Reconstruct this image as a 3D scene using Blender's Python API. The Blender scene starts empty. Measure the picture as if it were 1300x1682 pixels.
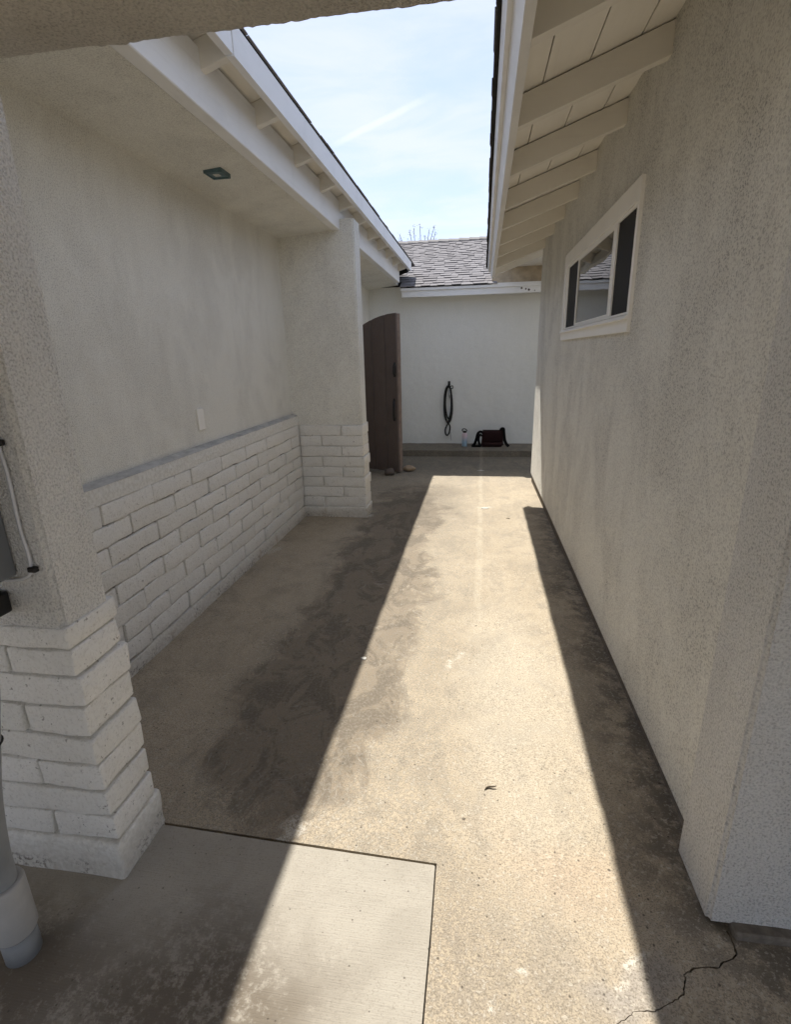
import bpy, bmesh, math, random
from mathutils import Vector, Matrix, noise as mnoise
random.seed(7)
R = math.radians
sc = bpy.context.scene
COL = sc.collection

# ------------------------------------------------------------------ camera
cam_d = bpy.data.cameras.new('camera'); cam = bpy.data.objects.new('camera', cam_d); COL.objects.link(cam)
rx = Vector((0.98839, 0.15013, -0.02318)); up = Vector((-0.02253, 0.29579, 0.95499)); bk = Vector((0.15023, -0.94338, 0.29574))
cam.matrix_world = Matrix(((rx.x, up.x, bk.x, 0), (rx.y, up.y, bk.y, 0), (rx.z, up.z, bk.z, 1.5), (0, 0, 0, 1)))
cam_d.sensor_fit = 'HORIZONTAL'; cam_d.sensor_width = 36; cam_d.lens = 23.317
cam_d.clip_start = 0.02; cam_d.clip_end = 2000
sc.camera = cam
sc.render.resolution_x, sc.render.resolution_y = 792, 1024

# ------------------------------------------------------------------ sky, sun, exposure
SDX, SDY = 0.165, 0.69                      # horizontal shift of a shadow per metre of height
SUN_EL = math.atan(1 / math.hypot(SDX, SDY)); SUN_ROT = math.atan2(-SDX, SDY)
SUN_STRENGTH = 2.25; SKY_STRENGTH = 0.071; EXPOSURE = 1.85
w = bpy.data.worlds.new('World'); sc.world = w; w.use_nodes = True
sc.view_settings.view_transform = 'Standard'; sc.view_settings.look = 'None'
sc.view_settings.exposure = EXPOSURE; sc.view_settings.gamma = 1; sc.view_settings.use_curve_mapping = False
sun_d = bpy.data.lights.new('sun', 'SUN'); sun_d.energy = SUN_STRENGTH; sun_d.angle = R(0.53); sun_d.color = (1.0, 0.955, 0.885)
sun = bpy.data.objects.new('sun', sun_d); COL.objects.link(sun)
sun.rotation_euler = Vector((SDX, -SDY, -1)).to_track_quat('-Z', 'Y').to_euler(); sun.location = (-3, 8, 14)
sc.cycles.max_bounces = 9; sc.cycles.diffuse_bounces = 6; sc.cycles.glossy_bounces = 3; sc.cycles.use_denoising = True
sc.cycles.use_adaptive_sampling = True; sc.cycles.adaptive_threshold = .02; sc.cycles.caustics_reflective = False; sc.cycles.caustics_refractive = False
sc.cycles.sample_clamp_indirect = 8

# ------------------------------------------------------------------ node helper
class NT:
    def __init__(s, tree): s.t = tree; s.n = tree.nodes; s.l = tree.links
    def node(s, typ, **kw):
        n = s.n.new(typ)
        for k, v in kw.items(): setattr(n, k, v)
        return n
    def put(s, sock, v):
        if isinstance(v, bpy.types.NodeSocket): s.l.new(v, sock)
        elif v is not None:
            if isinstance(v, (tuple, list)) and sock.type == 'RGBA' and len(v) == 3: v = (*v, 1)
            sock.default_value = v
    def pos(s): return s.node('ShaderNodeNewGeometry').outputs['Position']
    def sep(s, v):
        n = s.node('ShaderNodeSeparateXYZ'); s.put(n.inputs[0], v); return n.outputs
    def comb(s, x, y, z):
        n = s.node('ShaderNodeCombineXYZ')
        for i, v in enumerate((x, y, z)): s.put(n.inputs[i], v)
        return n.outputs[0]
    def scl(s, v, k):
        n = s.node('ShaderNodeVectorMath', operation='MULTIPLY'); s.put(n.inputs[0], v); s.put(n.inputs[1], k); return n.outputs[0]
    def addv(s, v, k):
        n = s.node('ShaderNodeVectorMath', operation='ADD'); s.put(n.inputs[0], v); s.put(n.inputs[1], k); return n.outputs[0]
    def dot(s, v, k):
        n = s.node('ShaderNodeVectorMath', operation='DOT_PRODUCT'); s.put(n.inputs[0], v); s.put(n.inputs[1], k); return n.outputs['Value']
    def noise(s, vec, scale, detail=4, rough=.55, dist=0, out='Fac'):
        n = s.node('ShaderNodeTexNoise'); s.put(n.inputs['Vector'], vec); s.put(n.inputs['Scale'], scale)
        s.put(n.inputs['Detail'], detail); s.put(n.inputs['Roughness'], rough); s.put(n.inputs['Distortion'], dist); return n.outputs[out]
    def vor(s, vec, scale, feature='F1', rnd=1.0):
        n = s.node('ShaderNodeTexVoronoi', feature=feature); s.put(n.inputs['Vector'], vec); s.put(n.inputs['Scale'], scale)
        s.put(n.inputs['Randomness'], rnd); return n.outputs
    def m(s, op, a, b=None, c=None, clamp=False):
        n = s.node('ShaderNodeMath', operation=op, use_clamp=clamp); s.put(n.inputs[0], a)
        if b is not None: s.put(n.inputs[1], b)
        if c is not None: s.put(n.inputs[2], c)
        return n.outputs[0]
    def mul(s, a, b): return s.m('MULTIPLY', a, b)
    def add(s, a, b): return s.m('ADD', a, b)
    def step(s, v, a, b, lo=0., hi=1.):
        n = s.node('ShaderNodeMapRange', interpolation_type='SMOOTHSTEP'); s.put(n.inputs[0], v)
        for i, q in enumerate((a, b, lo, hi)): s.put(n.inputs[i + 1], q)
        return n.outputs[0]
    def mix(s, f, a, b, mode='MIX'):
        n = s.node('ShaderNodeMix', data_type='RGBA', blend_type=mode); s.put(n.inputs[0], f); s.put(n.inputs[6], a); s.put(n.inputs[7], b); return n.outputs[2]
    def bump(s, h, strength=.5, dist=.01, normal=None):
        n = s.node('ShaderNodeBump'); s.put(n.inputs['Height'], h); n.inputs['Strength'].default_value = strength
        n.inputs['Distance'].default_value = dist
        if normal: s.put(n.inputs['Normal'], normal)
        return n.outputs[0]
    def blob(s, xyz, cx, cy, rx_, ry_, soft=1.0):
        """1 at (cx, cy), 0 beyond the ellipse (rx_, ry_)"""
        a = s.m('DIVIDE', s.m('SUBTRACT', xyz[0], cx), rx_); b = s.m('DIVIDE', s.m('SUBTRACT', xyz[1], cy), ry_)
        d = s.m('SQRT', s.add(s.mul(a, a), s.mul(b, b)))
        return s.step(d, 1.0, 1.0 - soft)

def new_mat(name):
    m_ = bpy.data.materials.new(name); m_.use_nodes = True
    t = NT(m_.node_tree); b = m_.node_tree.nodes['Principled BSDF']
    return m_, t, b

def finish(t, b, color, rough=.85, normal=None, metallic=None, spec=None):
    t.put(b.inputs['Base Color'], color); t.put(b.inputs['Roughness'], rough)
    if normal is not None: t.put(b.inputs['Normal'], normal)
    if metallic is not None: t.put(b.inputs['Metallic'], metallic)
    if spec is not None: t.put(b.inputs['Specular IOR Level'], spec)

# ---- world: hazy blue sky with thin cirrus and one contrail
wt = NT(w.node_tree); bg = w.node_tree.nodes['Background']
sky = wt.node('ShaderNodeTexSky', sky_type='NISHITA', sun_disc=False)
sky.sun_elevation = SUN_EL; sky.sun_rotation = SUN_ROT; sky.air_density = 1.0; sky.dust_density = .45; sky.ozone_density = 1.6; sky.altitude = 50
D = wt.node('ShaderNodeTexCoord').outputs['Generated']
dx, dy, dz = wt.sep(D)
inv = wt.m('DIVIDE', 1.0, wt.m('MAXIMUM', wt.add(dz, .12), .05))
pl = wt.comb(wt.mul(dx, inv), wt.mul(dy, inv), 0.0)
n1 = wt.noise(wt.scl(pl, (1.6, 2.9, 1)), 1.1, 6, .6, .6)
n2 = wt.noise(wt.scl(pl, (.8, 1.0, 1)), .9, 4, .55, .3)
cl = wt.step(wt.add(wt.mul(n1, .6), wt.mul(n2, .5)), .42, .68, .0, 1.0)
a_ = Vector((-.231, .92, .316)); b_ = Vector((-.1, .926, .363)); nn = a_.cross(b_).normalized(); tt = (b_ - a_).normalized()
wob = wt.mul(wt.m('SUBTRACT', wt.noise(D, 9, 3), .5), .012)
dist = wt.m('ABSOLUTE', wt.add(wt.dot(D, tuple(nn)), wob))
lo, hi = a_.dot(tt), b_.dot(tt)
al = wt.dot(D, tuple(tt))
trail = wt.mul(wt.step(dist, .0065, .001), wt.mul(wt.step(al, lo - .02, lo + .03), wt.step(al, hi + .05, hi - .03)))
front = wt.step(dy, .2, .5)
skyb = wt.mix(1.0, sky.outputs[0], (1.0, .90, .95), 'MULTIPLY')
skyb = wt.mix(.60, skyb, (2.55, 3.0, 4.0))
skyc = wt.mix(wt.mul(cl, .55), skyb, (3.95, 4.05, 4.3))
skyc = wt.mix(wt.mul(wt.mul(trail, front), .24), skyc, (4.9, 4.95, 5.0))
wt.put(bg.inputs['Color'], skyc); bg.inputs['Strength'].default_value = SKY_STRENGTH

# ------------------------------------------------------------------ materials
def stucco(name, base, dark, grain=170, speck=.5, streak=.5, bump=.55, bdist=.006, patch=1.0):
    m_, t, b = new_mat(name); p = t.pos()
    fine = t.noise(p, grain, 3, .62)
    pits = t.step(fine, .47, .36)
    zone = t.step(t.noise(t.scl(p, (1, 1, .6)), 2.6, 4, .66, .4), .40, .64)
    stre = t.step(t.noise(t.scl(p, (5.5, 5.5, 1.1)), 1.0, 4, .66, 1.0), .46, .72)
    c = t.mix(t.step(fine, .36, .64), [x * .86 for x in base], [min(.95, x * 1.03) for x in base])
    c = t.mix(t.mul(stre, streak), c, dark)
    c = t.mix(t.mul(zone, .20 * patch), c, dark)
    k = t.mul(pits, t.add(t.mul(zone, .70), .30))
    c = t.mix(t.mul(k, speck), c, [x * .55 for x in dark])
    nrm = t.bump(t.add(fine, t.mul(t.noise(p, 8, 2), 1.6)), bump, bdist)
    finish(t, b, c, .93, nrm, spec=.1)
    return m_

M_ST_R = stucco('stucco_right', (.93, .905, .83), (.60, .575, .52), 155, .75, .12, 1.0, .013, 1.7)
M_ST_L = stucco('stucco_left', (.93, .91, .835), (.66, .64, .58), 165, .45, .16, .9, .010, 1.5)
M_ST_F = stucco('stucco_far', (.91, .92, .885), (.76, .78, .745), 120, .25, .16, .6, .008, .6)
M_ST_P = stucco('stucco_pillar', (.92, .905, .86), (.64, .625, .58), 160, .45, .12, 1.0, .014)
M_ST_Q = stucco('stucco_pilaster', (.84, .825, .785), (.60, .585, .55), 160, .5, .18, 1.0, .014, 1.3)
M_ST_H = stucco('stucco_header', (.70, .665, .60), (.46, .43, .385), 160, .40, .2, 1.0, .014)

def painted_brick():
    m_, t, b = new_mat('painted_slump_block'); p = t.pos()
    oi = t.node('ShaderNodeObjectInfo').outputs['Random']
    f = t.noise(p, 110, 4, .7); g_ = t.noise(p, 22, 4, .65)
    base = t.mix(oi, (.90, .885, .84), (.83, .815, .765))
    c = t.mix(t.step(g_, .50, .85, 0, .35), base, (.55, .53, .47))
    c = t.mix(t.step(f, .50, .34, 0, .35), c, (.52, .50, .45))
    c = t.mix(t.step(t.noise(p, 48, 3, .75), .635, .70, 0, .7), c, (.20, .175, .15))
    n = t.bump(t.add(t.mul(f, .8), g_), .85, .012)
    finish(t, b, c, .85, n, spec=.2)
    return m_
M_BRICK = painted_brick()

def mortar():
    m_, t, b = new_mat('painted_mortar'); p = t.pos(); x, y, z = t.sep(p)
    f = t.noise(p, 60, 4, .6)
    c = t.mix(t.step(f, .35, .62), (.76, .74, .68), (.88, .865, .81))
    ground = t.mul(y, -.0118)
    hgt = t.m('SUBTRACT', z, ground)
    lowz = t.step(t.add(hgt, t.mul(t.m('SUBTRACT', t.noise(p, 9, 4, .6), .5), .12)), .07, .02)
    mould = t.mul(t.step(t.noise(p, 70, 4, .75), .50, .60), t.mul(lowz, t.step(t.noise(p, 5, 2), .40, .58)))
    c = t.mix(t.mul(mould, .8), c, (.07, .06, .05))
    c = t.mix(t.step(hgt, .13, .02, 0, .35), c, (.42, .36, .28))
    eff = t.mul(t.step(t.noise(p, 7, 3, .6), .56, .68), t.step(hgt, .16, .03))
    c = t.mix(t.mul(eff, .45), c, (.46, .36, .25))
    finish(t, b, c, .9, t.bump(t.noise(p, 45, 5, .7), 1.0, .016), spec=.1)
    return m_
M_MORTAR = mortar()

def ledge_mat():
    m_, t, b = new_mat('dusty_ledge'); p = t.pos()
    f = t.noise(t.scl(p, (2, 1, 2)), 9, 5, .65)
    finish(t, b, t.mix(t.step(f, .3, .7), (.36, .352, .335), (.56, .55, .52)), .95, t.bump(t.noise(p, 80), .4, .006), spec=.1)
    return m_
M_LEDGE = ledge_mat()

def paint(name, a, dirt, rough=.55, chips=.0, grain_axis=1, amount=.35):
    m_, t, b = new_mat(name); p = t.pos()
    s = [30, 30, 30]; s[grain_axis] = 1.5
    g_ = t.noise(t.scl(p, tuple(s)), 1.6, 5, .6); d = t.noise(p, 3.1, 5, .65, .4)
    c = t.mix(t.step(d, .42, .8, 0, amount), a, dirt)
    c = t.mix(t.step(g_, .52, .75, 0, amount * .6), c, dirt)
    if chips:
        k = t.mul(t.step(t.noise(t.scl(p, tuple(s)), 1.1, 6, .7), .66, .70), t.step(t.noise(p, 6, 3), .5, .62))
        c = t.mix(t.mul(k, chips), c, (.10, .085, .07))
    finish(t, b, c, rough, t.bump(t.add(g_, t.mul(t.noise(p, 60, 3), .3)), .22, .004), spec=.35)
    return m_
M_WHITE = paint('white_trim_paint', (.86, .86, .85), (.62, .61, .59), .5, .8)
M_WHITE_X = paint('white_fascia_paint', (.86, .86, .85), (.66, .65, .63), .5, .7, 0)
M_CREAM = paint('cream_eave_paint', (.90, .87, .80), (.70, .655, .57), .55, .0, 1, .25)
M_CREAM_X = paint('cream_rafter_paint', (.84, .805, .73), (.66, .62, .54), .55, .0, 0, .30)
M_TAIL = paint('grey_cream_tail_paint', (.82, .79, .72), (.60, .57, .51), .55, .3, 0, .35)
M_FRAME = paint('window_frame_paint', (.87, .85, .80), (.68, .66, .61), .4, .0, 2, .25)

def concrete():
    m_, t, b = new_mat('old_concrete'); p = t.pos(); xyz = t.sep(p); X, Y, Z = xyz
    warp = t.addv(p, t.scl(t.addv(t.noise(p, 1.7, 4, .6, 0, 'Color'), (-.5, -.5, -.5)), (.55, .9, 0)))
    wx = t.sep(warp)
    sand = t.noise(p, 230, 1, .6); sand2 = t.noise(p, 85, 3, .7); mid = t.noise(p, 11, 4, .68); big = t.noise(p, 1.6, 3, .6)
    streak = t.noise(t.scl(p, (2.6, 1.5, 1)), 2.2, 6, .74, .7)
    blot = t.noise(p, 4.3, 7, .74, .6)
    c = t.mix(t.step(big, .32, .7), (.445, .375, .275), (.375, .315, .23))
    c = t.mix(t.step(mid, .46, .66, 0, .50), c, (.30, .265, .21))
    c = t.mix(t.step(streak, .50, .58, 0, .42), c, (.27, .235, .185))
    # left-hand lane: old grey-brown weathering along the passage, water-marked edges
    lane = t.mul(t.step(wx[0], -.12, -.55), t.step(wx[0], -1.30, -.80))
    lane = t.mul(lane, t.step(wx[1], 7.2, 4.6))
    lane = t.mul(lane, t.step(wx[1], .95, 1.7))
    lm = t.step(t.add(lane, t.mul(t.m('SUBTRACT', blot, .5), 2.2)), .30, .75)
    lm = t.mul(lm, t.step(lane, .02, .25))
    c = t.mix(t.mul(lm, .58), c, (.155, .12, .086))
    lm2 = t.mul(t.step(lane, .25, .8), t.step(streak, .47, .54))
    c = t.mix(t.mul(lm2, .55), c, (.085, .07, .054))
    vein = t.mul(t.step(t.m('ABSOLUTE', t.m('SUBTRACT', t.noise(p, 3.1, 3, .6, 1.2), .5)), .012, .002), t.step(blot, .50, .62))
    vein = t.mul(vein, t.step(wx[0], .2, -.3))
    c = t.mix(t.mul(vein, .45), c, (.50, .47, .41))
    grey = t.mul(t.step(wx[0], .22, -.25), t.step(sand2, .42, .58))
    c = t.mix(t.mul(grey, .55), c, (.21, .19, .155))
    # damp dirt kept along the right wall
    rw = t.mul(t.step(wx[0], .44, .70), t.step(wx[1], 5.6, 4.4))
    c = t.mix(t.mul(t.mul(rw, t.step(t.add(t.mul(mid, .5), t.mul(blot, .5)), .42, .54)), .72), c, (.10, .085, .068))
    lw = t.mul(t.step(wx[0], -1.45, -1.68), t.step(mid, .45, .6))
    c = t.mix(t.mul(lw, .35), c, (.16, .13, .10))
    c = t.mix(t.mul(t.mul(t.step(wx[0], -.95, -1.25), t.step(Y, 6.0, 4.5)), t.step(blot, .62, .45, .15, .60)), c, (.48, .40, .295))  # tan strip by the left wall, lightened further to lift the shaded floor
    # far yard: concrete darker towards the far wall
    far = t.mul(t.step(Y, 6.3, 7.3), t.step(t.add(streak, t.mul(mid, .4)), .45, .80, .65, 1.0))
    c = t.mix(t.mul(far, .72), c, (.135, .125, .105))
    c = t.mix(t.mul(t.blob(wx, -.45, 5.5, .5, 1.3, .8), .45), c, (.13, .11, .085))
    # rust-coloured and grey patches near the lower right
    c = t.mix(t.mul(t.blob(wx, .27, 1.24, .30, .22, .9), .38), c, (.40, .285, .19))
    c = t.mix(t.mul(t.blob(wx, .38, .98, .16, .10, .8), .55), c, (.30, .28, .26))
    c = t.mix(t.mul(t.blob(wx, .05, .95, .50, .30, .9), t.step(sand2, .4, .58, 0, .62)), c, (.21, .175, .135))
    c = t.mix(t.mul(t.blob(wx, .18, 2.1, .34, 1.4, .9), .5), c, (.50, .45, .36))
    # pale paint or mineral spots and the pale straight seam
    wsp = t.m('MAXIMUM', t.blob(wx, .40, 1.04, .035, .03, .7), t.m('MAXIMUM', t.blob(wx, .14, .91, .02, .016, .6), t.blob(wx, -.09, 2.19, .05, .06, .9)))
    wsp = t.m('MAXIMUM', wsp, t.m('MAXIMUM', t.blob(wx, -1.62, 3.72, .10, .16, .8), t.blob(wx, -1.03, 4.75, .10, .10, .8)))
    wsp = t.m('MAXIMUM', wsp, t.m('MAXIMUM', t.blob(wx, .12, 5.2, .10, .07, .8), t.blob(wx, -.56, 1.33, .06, .05, .9)))
    c = t.mix(t.mul(wsp, t.step(sand2, .36, .55, 0, .75)), c, (.60, .56, .48))
    seam = t.step(t.m('ABSOLUTE', t.m('SUBTRACT', t.add(X, t.mul(t.noise(p, 3), .05)), t.add(t.mul(Y, .012), .033))), .035, .012)
    c = t.mix(t.mul(t.mul(seam, t.step(Y, 2.2, 3.2)), t.step(mid, .35, .6, .08, .30)), c, (.58, .52, .40))
    # sand grain
    c = t.mix(t.step(sand, .50, .38, 0, .60), c, (.16, .135, .10))
    c = t.mix(t.mul(t.step(sand2, .54, .66), t.m('SUBTRACT', .48, t.mul(lm, .36))), c, (.56, .51, .42))
    # scattered pop-out pits
    pw = t.addv(t.scl(p, (1, 1, 0)), t.scl(t.addv(t.noise(p, 60, 1, .5, 0, 'Color'), (-.5, -.5, -.5)), (.012, .012, 0)))
    v = t.vor(pw, 27.0); cr = t.sep(v['Color'])
    rad = t.add(t.mul(t.mul(cr[0], cr[1]), .17), .035)
    pit = t.step(t.m('SUBTRACT', v['Distance'], rad), .025, -.025)
    pit = t.mul(pit, t.step(cr[2], .22, .28))
    dens = t.m('MAXIMUM', t.step(t.add(X, t.mul(mid, .3)), .0, .35), t.mul(t.step(X, -1.0, -1.25), .6))
    dens = t.m('MAXIMUM', dens, t.step(cr[1], .86, .90))
    dens = t.mul(dens, t.step(t.noise(p, 3.4, 2), .42, .58))
    dens = t.mul(dens, t.step(Y, 4.5, 2.5, .35, 1.0))
    pit = t.mul(pit, dens)
    c = t.mix(t.mul(pit, .80), c, (.06, .047, .036))
    v2 = t.vor(t.scl(p, (1, 1, 0)), 46.0); cr2 = t.sep(v2['Color'])
    pit2 = t.mul(t.step(v2['Distance'], .20, .10), t.step(t.add(cr2[0], t.mul(dens, .12)), .86, .88))
    c = t.mix(t.mul(pit2, .75), c, (.05, .04, .032))
    n = t.bump(sand2, .6, .005)
    finish(t, b, c, t.step(sand2, .3, .7, .82, .95), n, spec=.2)
    return m_
M_CONC = concrete()

def slab_mat():
    m_, t, b = new_mat('broomed_concrete'); p = t.pos(); xyz = t.sep(p)
    warp = t.addv(p, t.scl(t.addv(t.noise(p, 2.4, 4, .6, 0, 'Color'), (-.5, -.5, -.5)), (.5, .5, 0))); wx = t.sep(warp)
    broom = t.noise(t.scl(p, (3, 70, 1)), 3.2, 4, .65); sand = t.noise(p, 190, 4, .65); s2 = t.noise(p, 60, 5, .7)
    blot = t.noise(p, 4.2, 6, .68, .5)
    c = t.mix(t.step(blot, .35, .7), (.375, .345, .29), (.32, .292, .243))
    c = t.mix(t.step(broom, .54, .72, 0, .30), c, (.30, .275, .235))
    dirty = t.m('MAXIMUM', t.blob(wx, -.62, .72, .42, .40, .7), t.blob(wx, -1.3, .72, .7, .38, .6))
    c = t.mix(t.mul(dirty, t.step(t.add(t.mul(s2, .6), t.mul(blot, .4)), .38, .52, .25, .95)), c, (.155, .13, .10))
    c = t.mix(t.step(sand, .46, .36, 0, .35), c, (.18, .155, .125))
    v = t.vor(t.scl(p, (1, 1, 0)), 55.0); cr = t.sep(v['Color'])
    pit = t.mul(t.step(v['Distance'], .18, .08), t.step(cr[0], .80, .84))
    c = t.mix(t.mul(pit, .6), c, (.09, .075, .06))
    n = t.bump(t.add(t.add(t.mul(broom, .8), t.mul(sand, .4)), t.mul(pit, -1)), .5, .004)
    finish(t, b, c, .92, n, spec=.2)
    return m_
M_SLAB = slab_mat()

def simple(name, col, rough=.6, var=.25, scale=20, bump=.15, metallic=0, spec=.4, col2=None, bdist=.004):
    m_, t, b = new_mat(name); p = t.pos()
    f = t.noise(p, scale, 5, .6)
    c2 = col2 or tuple(x * (1 - var) for x in col)
    finish(t, b, t.mix(t.step(f, .3, .7), col, c2), rough, t.bump(f, bump, bdist), metallic, spec)
    return m_
M_SOIL = simple('joint_dirt', (.09, .075, .055), .95, .6, 60)
M_FOUND = simple('foundation_concrete', (.22, .19, .155), .92, .4, 26, .5, spec=.15, bdist=.01)
M_DARK = simple('gap_shadow_felt', (.03, .028, .026), .9, .3, 40)
M_GATE = simple('brown_gate_paint', (.118, .090, .079), .5, .12, 9, .12)
M_GATE_E = simple('weathered_gate_edge', (.25, .19, .155), .7, .3, 14, .35)
M_IRON = simple('black_iron', (.014, .013, .013), .5, .3, 60, .3)
M_BLACK = simple('black_rubber', (.012, .012, .012), .55, .3, 40)
M_STEEL = simple('zinc_clasp', (.45, .45, .46), .35, .2, 50, .1, 1.0)
M_CANVAS = simple('maroon_canvas', (.050, .018, .018), .85, .4, 70, .4)
M_STRAP = simple('black_webbing', (.010, .009, .010), .8, .3, 90, .3)
M_ROCK_D = simple('dark_river_rock', (.13, .105, .09), .75, .4, 18, .5, bdist=.01)
M_ROCK_T = simple('tan_flat_rock', (.44, .33, .22), .85, .35, 20, .5, bdist=.01)
M_PVC = simple('grey_pvc', (.26, .27, .275), .45, .15, 12, .08)
M_PVC2 = simple('painted_coupling', (.44, .43, .41), .6, .15, 12, .1)
M_BOX = simple('grey_meter_enclosure', (.17, .18, .19), .5, .15, 8, .06)
M_CABLE = simple('white_cable', (.62, .63, .65), .45, .12, 30, .05)
M_LEAF = simple('dry_leaf', (.10, .075, .045), .8, .5, 60, .3)
M_CHIP = simple('white_paint_chip', (.66, .64, .58), .7, .2, 50, .2)
M_BARK = simple('grey_bark', (.10, .075, .05), .9, .4, 20, .4)
M_BUD = simple('dry_seed_heads', (.12, .095, .055), .9, .4, 30)
M_TRACK = simple('grey_vinyl', (.34, .33, .31), .5, .15, 20)
M_STEELBOX = simple('teal_grey_box', (.11, .185, .20), .5, .3, 30, .2)

def screen_mat():
    m_, t, b = new_mat('insect_screen'); p = t.pos(); x, y, z = t.sep(p)
    wv = t.noise(t.scl(p, (1, 1, 1)), 300, 2)
    finish(t, b, t.mix(wv, (.012, .011, .010), (.03, .028, .025)), .7, None, spec=.2)
    return m_
M_SCREEN = screen_mat()
def pane_mat():
    m_, t, b = new_mat('window_glass'); p = t.pos()
    n = t.bump(t.noise(t.scl(p, (1, 1, 1)), 1.6, 2), .04, .06)
    finish(t, b, (.012, .013, .013), .02, n, spec=.8)  # near-black base stands in for the unlit room behind the glass
    b.inputs['IOR'].default_value = 1.52
    return m_
M_PANE = pane_mat()

def shingle_mat(name, a, b2, gran=.6):
    m_, t, b = new_mat(name); p = t.pos()
    oi = t.node('ShaderNodeObjectInfo').outputs['Random']
    isl = t.node('ShaderNodeNewGeometry').outputs['Random Per Island']
    k = t.m('FRACT', t.add(t.mul(oi, 7.3), isl))
    c = t.mix(t.step(k, .15, .95), a, b2)
    g_ = t.noise(p, 180, 3, .7)
    c = t.mix(t.step(g_, .45, .7, 0, .4), c, [x * .45 for x in b2])
    finish(t, b, c, .95, t.bump(g_, gran, .004), spec=.1)
    return m_
M_SHING = shingle_mat('weathered_shingle', (.27, .257, .257), (.215, .203, .204))
M_SHING_D = shingle_mat('dark_shingle', (.10, .095, .09), (.05, .047, .045))

def bottle_mat():
    m_, t, b = new_mat('pink_blue_bottle'); z = t.sep(t.pos())[2]
    c = t.mix(t.step(z, .06, .19), (.42, .60, .74), (.74, .60, .66))
    finish(t, b, c, .4, None, spec=.4)
    return m_
M_BOTTLE = bottle_mat()

# ------------------------------------------------------------------ mesh helpers
GS = -0.0118
def gz(y): return GS * y
def mesh_from(name, bm):
    bmesh.ops.recalc_face_normals(bm, faces=bm.faces)
    me = bpy.data.meshes.new(name); bm.to_mesh(me); bm.free(); return me
def link(name, me, mat=None, parent=None, smooth=False):
    o = bpy.data.objects.new(name, me); COL.objects.link(o)
    if mat and me is not None and not me.materials: me.materials.append(mat)
    if smooth and me is not None:
        for f in me.polygons: f.use_smooth = True
    if parent:
        o.parent = parent
        root = parent
        while root.parent: root = root.parent
        if parent is root: o.matrix_parent_inverse = Matrix.Translation(-root.location)
        # deeper levels hang under a mesh that sits at the world origin
    return o
def obj(name, bm, mat, parent=None, smooth=False): return link(name, mesh_from(name, bm), mat, parent, smooth)
def tag(o, label, cat, group=None, kind=None):
    o['label'] = label
    if cat: o['category'] = cat
    if group: o['group'] = group
    if kind: o['kind'] = kind
    return o
def thing(name, loc, label, cat, group=None):
    o = bpy.data.objects.new(name, None); COL.objects.link(o); o.location = loc; o.empty_display_size = .1
    return tag(o, label, cat, group)
def bx(bm, x0, x1, y0, y1, z0, z1):
    vs = [bm.verts.new((x, y, z)) for x in (x0, x1) for y in (y0, y1) for z in (z0, z1)]
    for f in ((0, 1, 3, 2), (4, 6, 7, 5), (0, 4, 5, 1), (2, 3, 7, 6), (0, 2, 6, 4), (1, 5, 7, 3)): bm.faces.new([vs[i] for i in f])
    return vs
def box(x0, x1, y0, y1, z0, z1, bevel=0, seg=1):
    bm = bmesh.new(); bx(bm, x0, x1, y0, y1, z0, z1)
    if bevel: bmesh.ops.bevel(bm, geom=bm.edges[:], offset=bevel, segments=seg, affect='EDGES', profile=.5)
    return bm
def prism_xz(pts, y0, y1, bevel=0):
    """a profile in X-Z drawn along Y"""
    bm = bmesh.new(); a = [bm.verts.new((x, y0, z)) for x, z in pts]; b = [bm.verts.new((x, y1, z)) for x, z in pts]
    bm.faces.new(a); bm.faces.new(b[::-1]); n = len(pts)
    for i in range(n): bm.faces.new((a[i], b[i], b[(i + 1) % n], a[(i + 1) % n]))
    bmesh.ops.recalc_face_normals(bm, faces=bm.faces)
    if bevel: bmesh.ops.bevel(bm, geom=bm.edges[:], offset=bevel, segments=1, affect='EDGES')
    return bm
def prism_yz(pts, x0, x1):
    bm = bmesh.new(); a = [bm.verts.new((x0, y, z)) for y, z in pts]; b = [bm.verts.new((x1, y, z)) for y, z in pts]
    bm.faces.new(a); bm.faces.new(b[::-1]); n = len(pts)
    for i in range(n): bm.faces.new((a[i], b[i], b[(i + 1) % n], a[(i + 1) % n]))
    return bm
def tube(bm, pts, r, seg=8, flat=None):
    pts = [Vector(p) for p in pts]; rings = []; prev = None
    rs = r if isinstance(r, (list, tuple)) else [r] * len(pts)
    for i, p in enumerate(pts):
        d = (pts[min(i + 1, len(pts) - 1)] - pts[max(i - 1, 0)]).normalized()
        if prev is None: u = d.orthogonal().normalized()
        else:
            u = prev - d * prev.dot(d); u = u.normalized() if u.length > 1e-5 else d.orthogonal().normalized()
        prev = u; v = d.cross(u)
        rings.append([bm.verts.new(p + (u * math.cos(a) + v * math.sin(a)) * rs[i]) for a in (2 * math.pi * k / seg for k in range(seg))])
    for a, b in zip(rings, rings[1:]):
        for k in range(seg): bm.faces.new((a[k], a[(k + 1) % seg], b[(k + 1) % seg], b[k]))
    bm.faces.new(rings[0][::-1]); bm.faces.new(rings[-1])
def spline(pts, n=8):
    P = [Vector(p) for p in pts]; out = []
    for i in range(len(P) - 1):
        p0, p1, p2, p3 = P[max(i - 1, 0)], P[i], P[i + 1], P[min(i + 2, len(P) - 1)]
        for k in range(n):
            t = k / n
            out.append(.5 * ((2 * p1) + (p2 - p0) * t + (2 * p0 - 5 * p1 + 4 * p2 - p3) * t * t + (3 * p1 - p0 - 3 * p2 + p3) * t ** 3))
    out.append(P[-1]); return out
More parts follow.
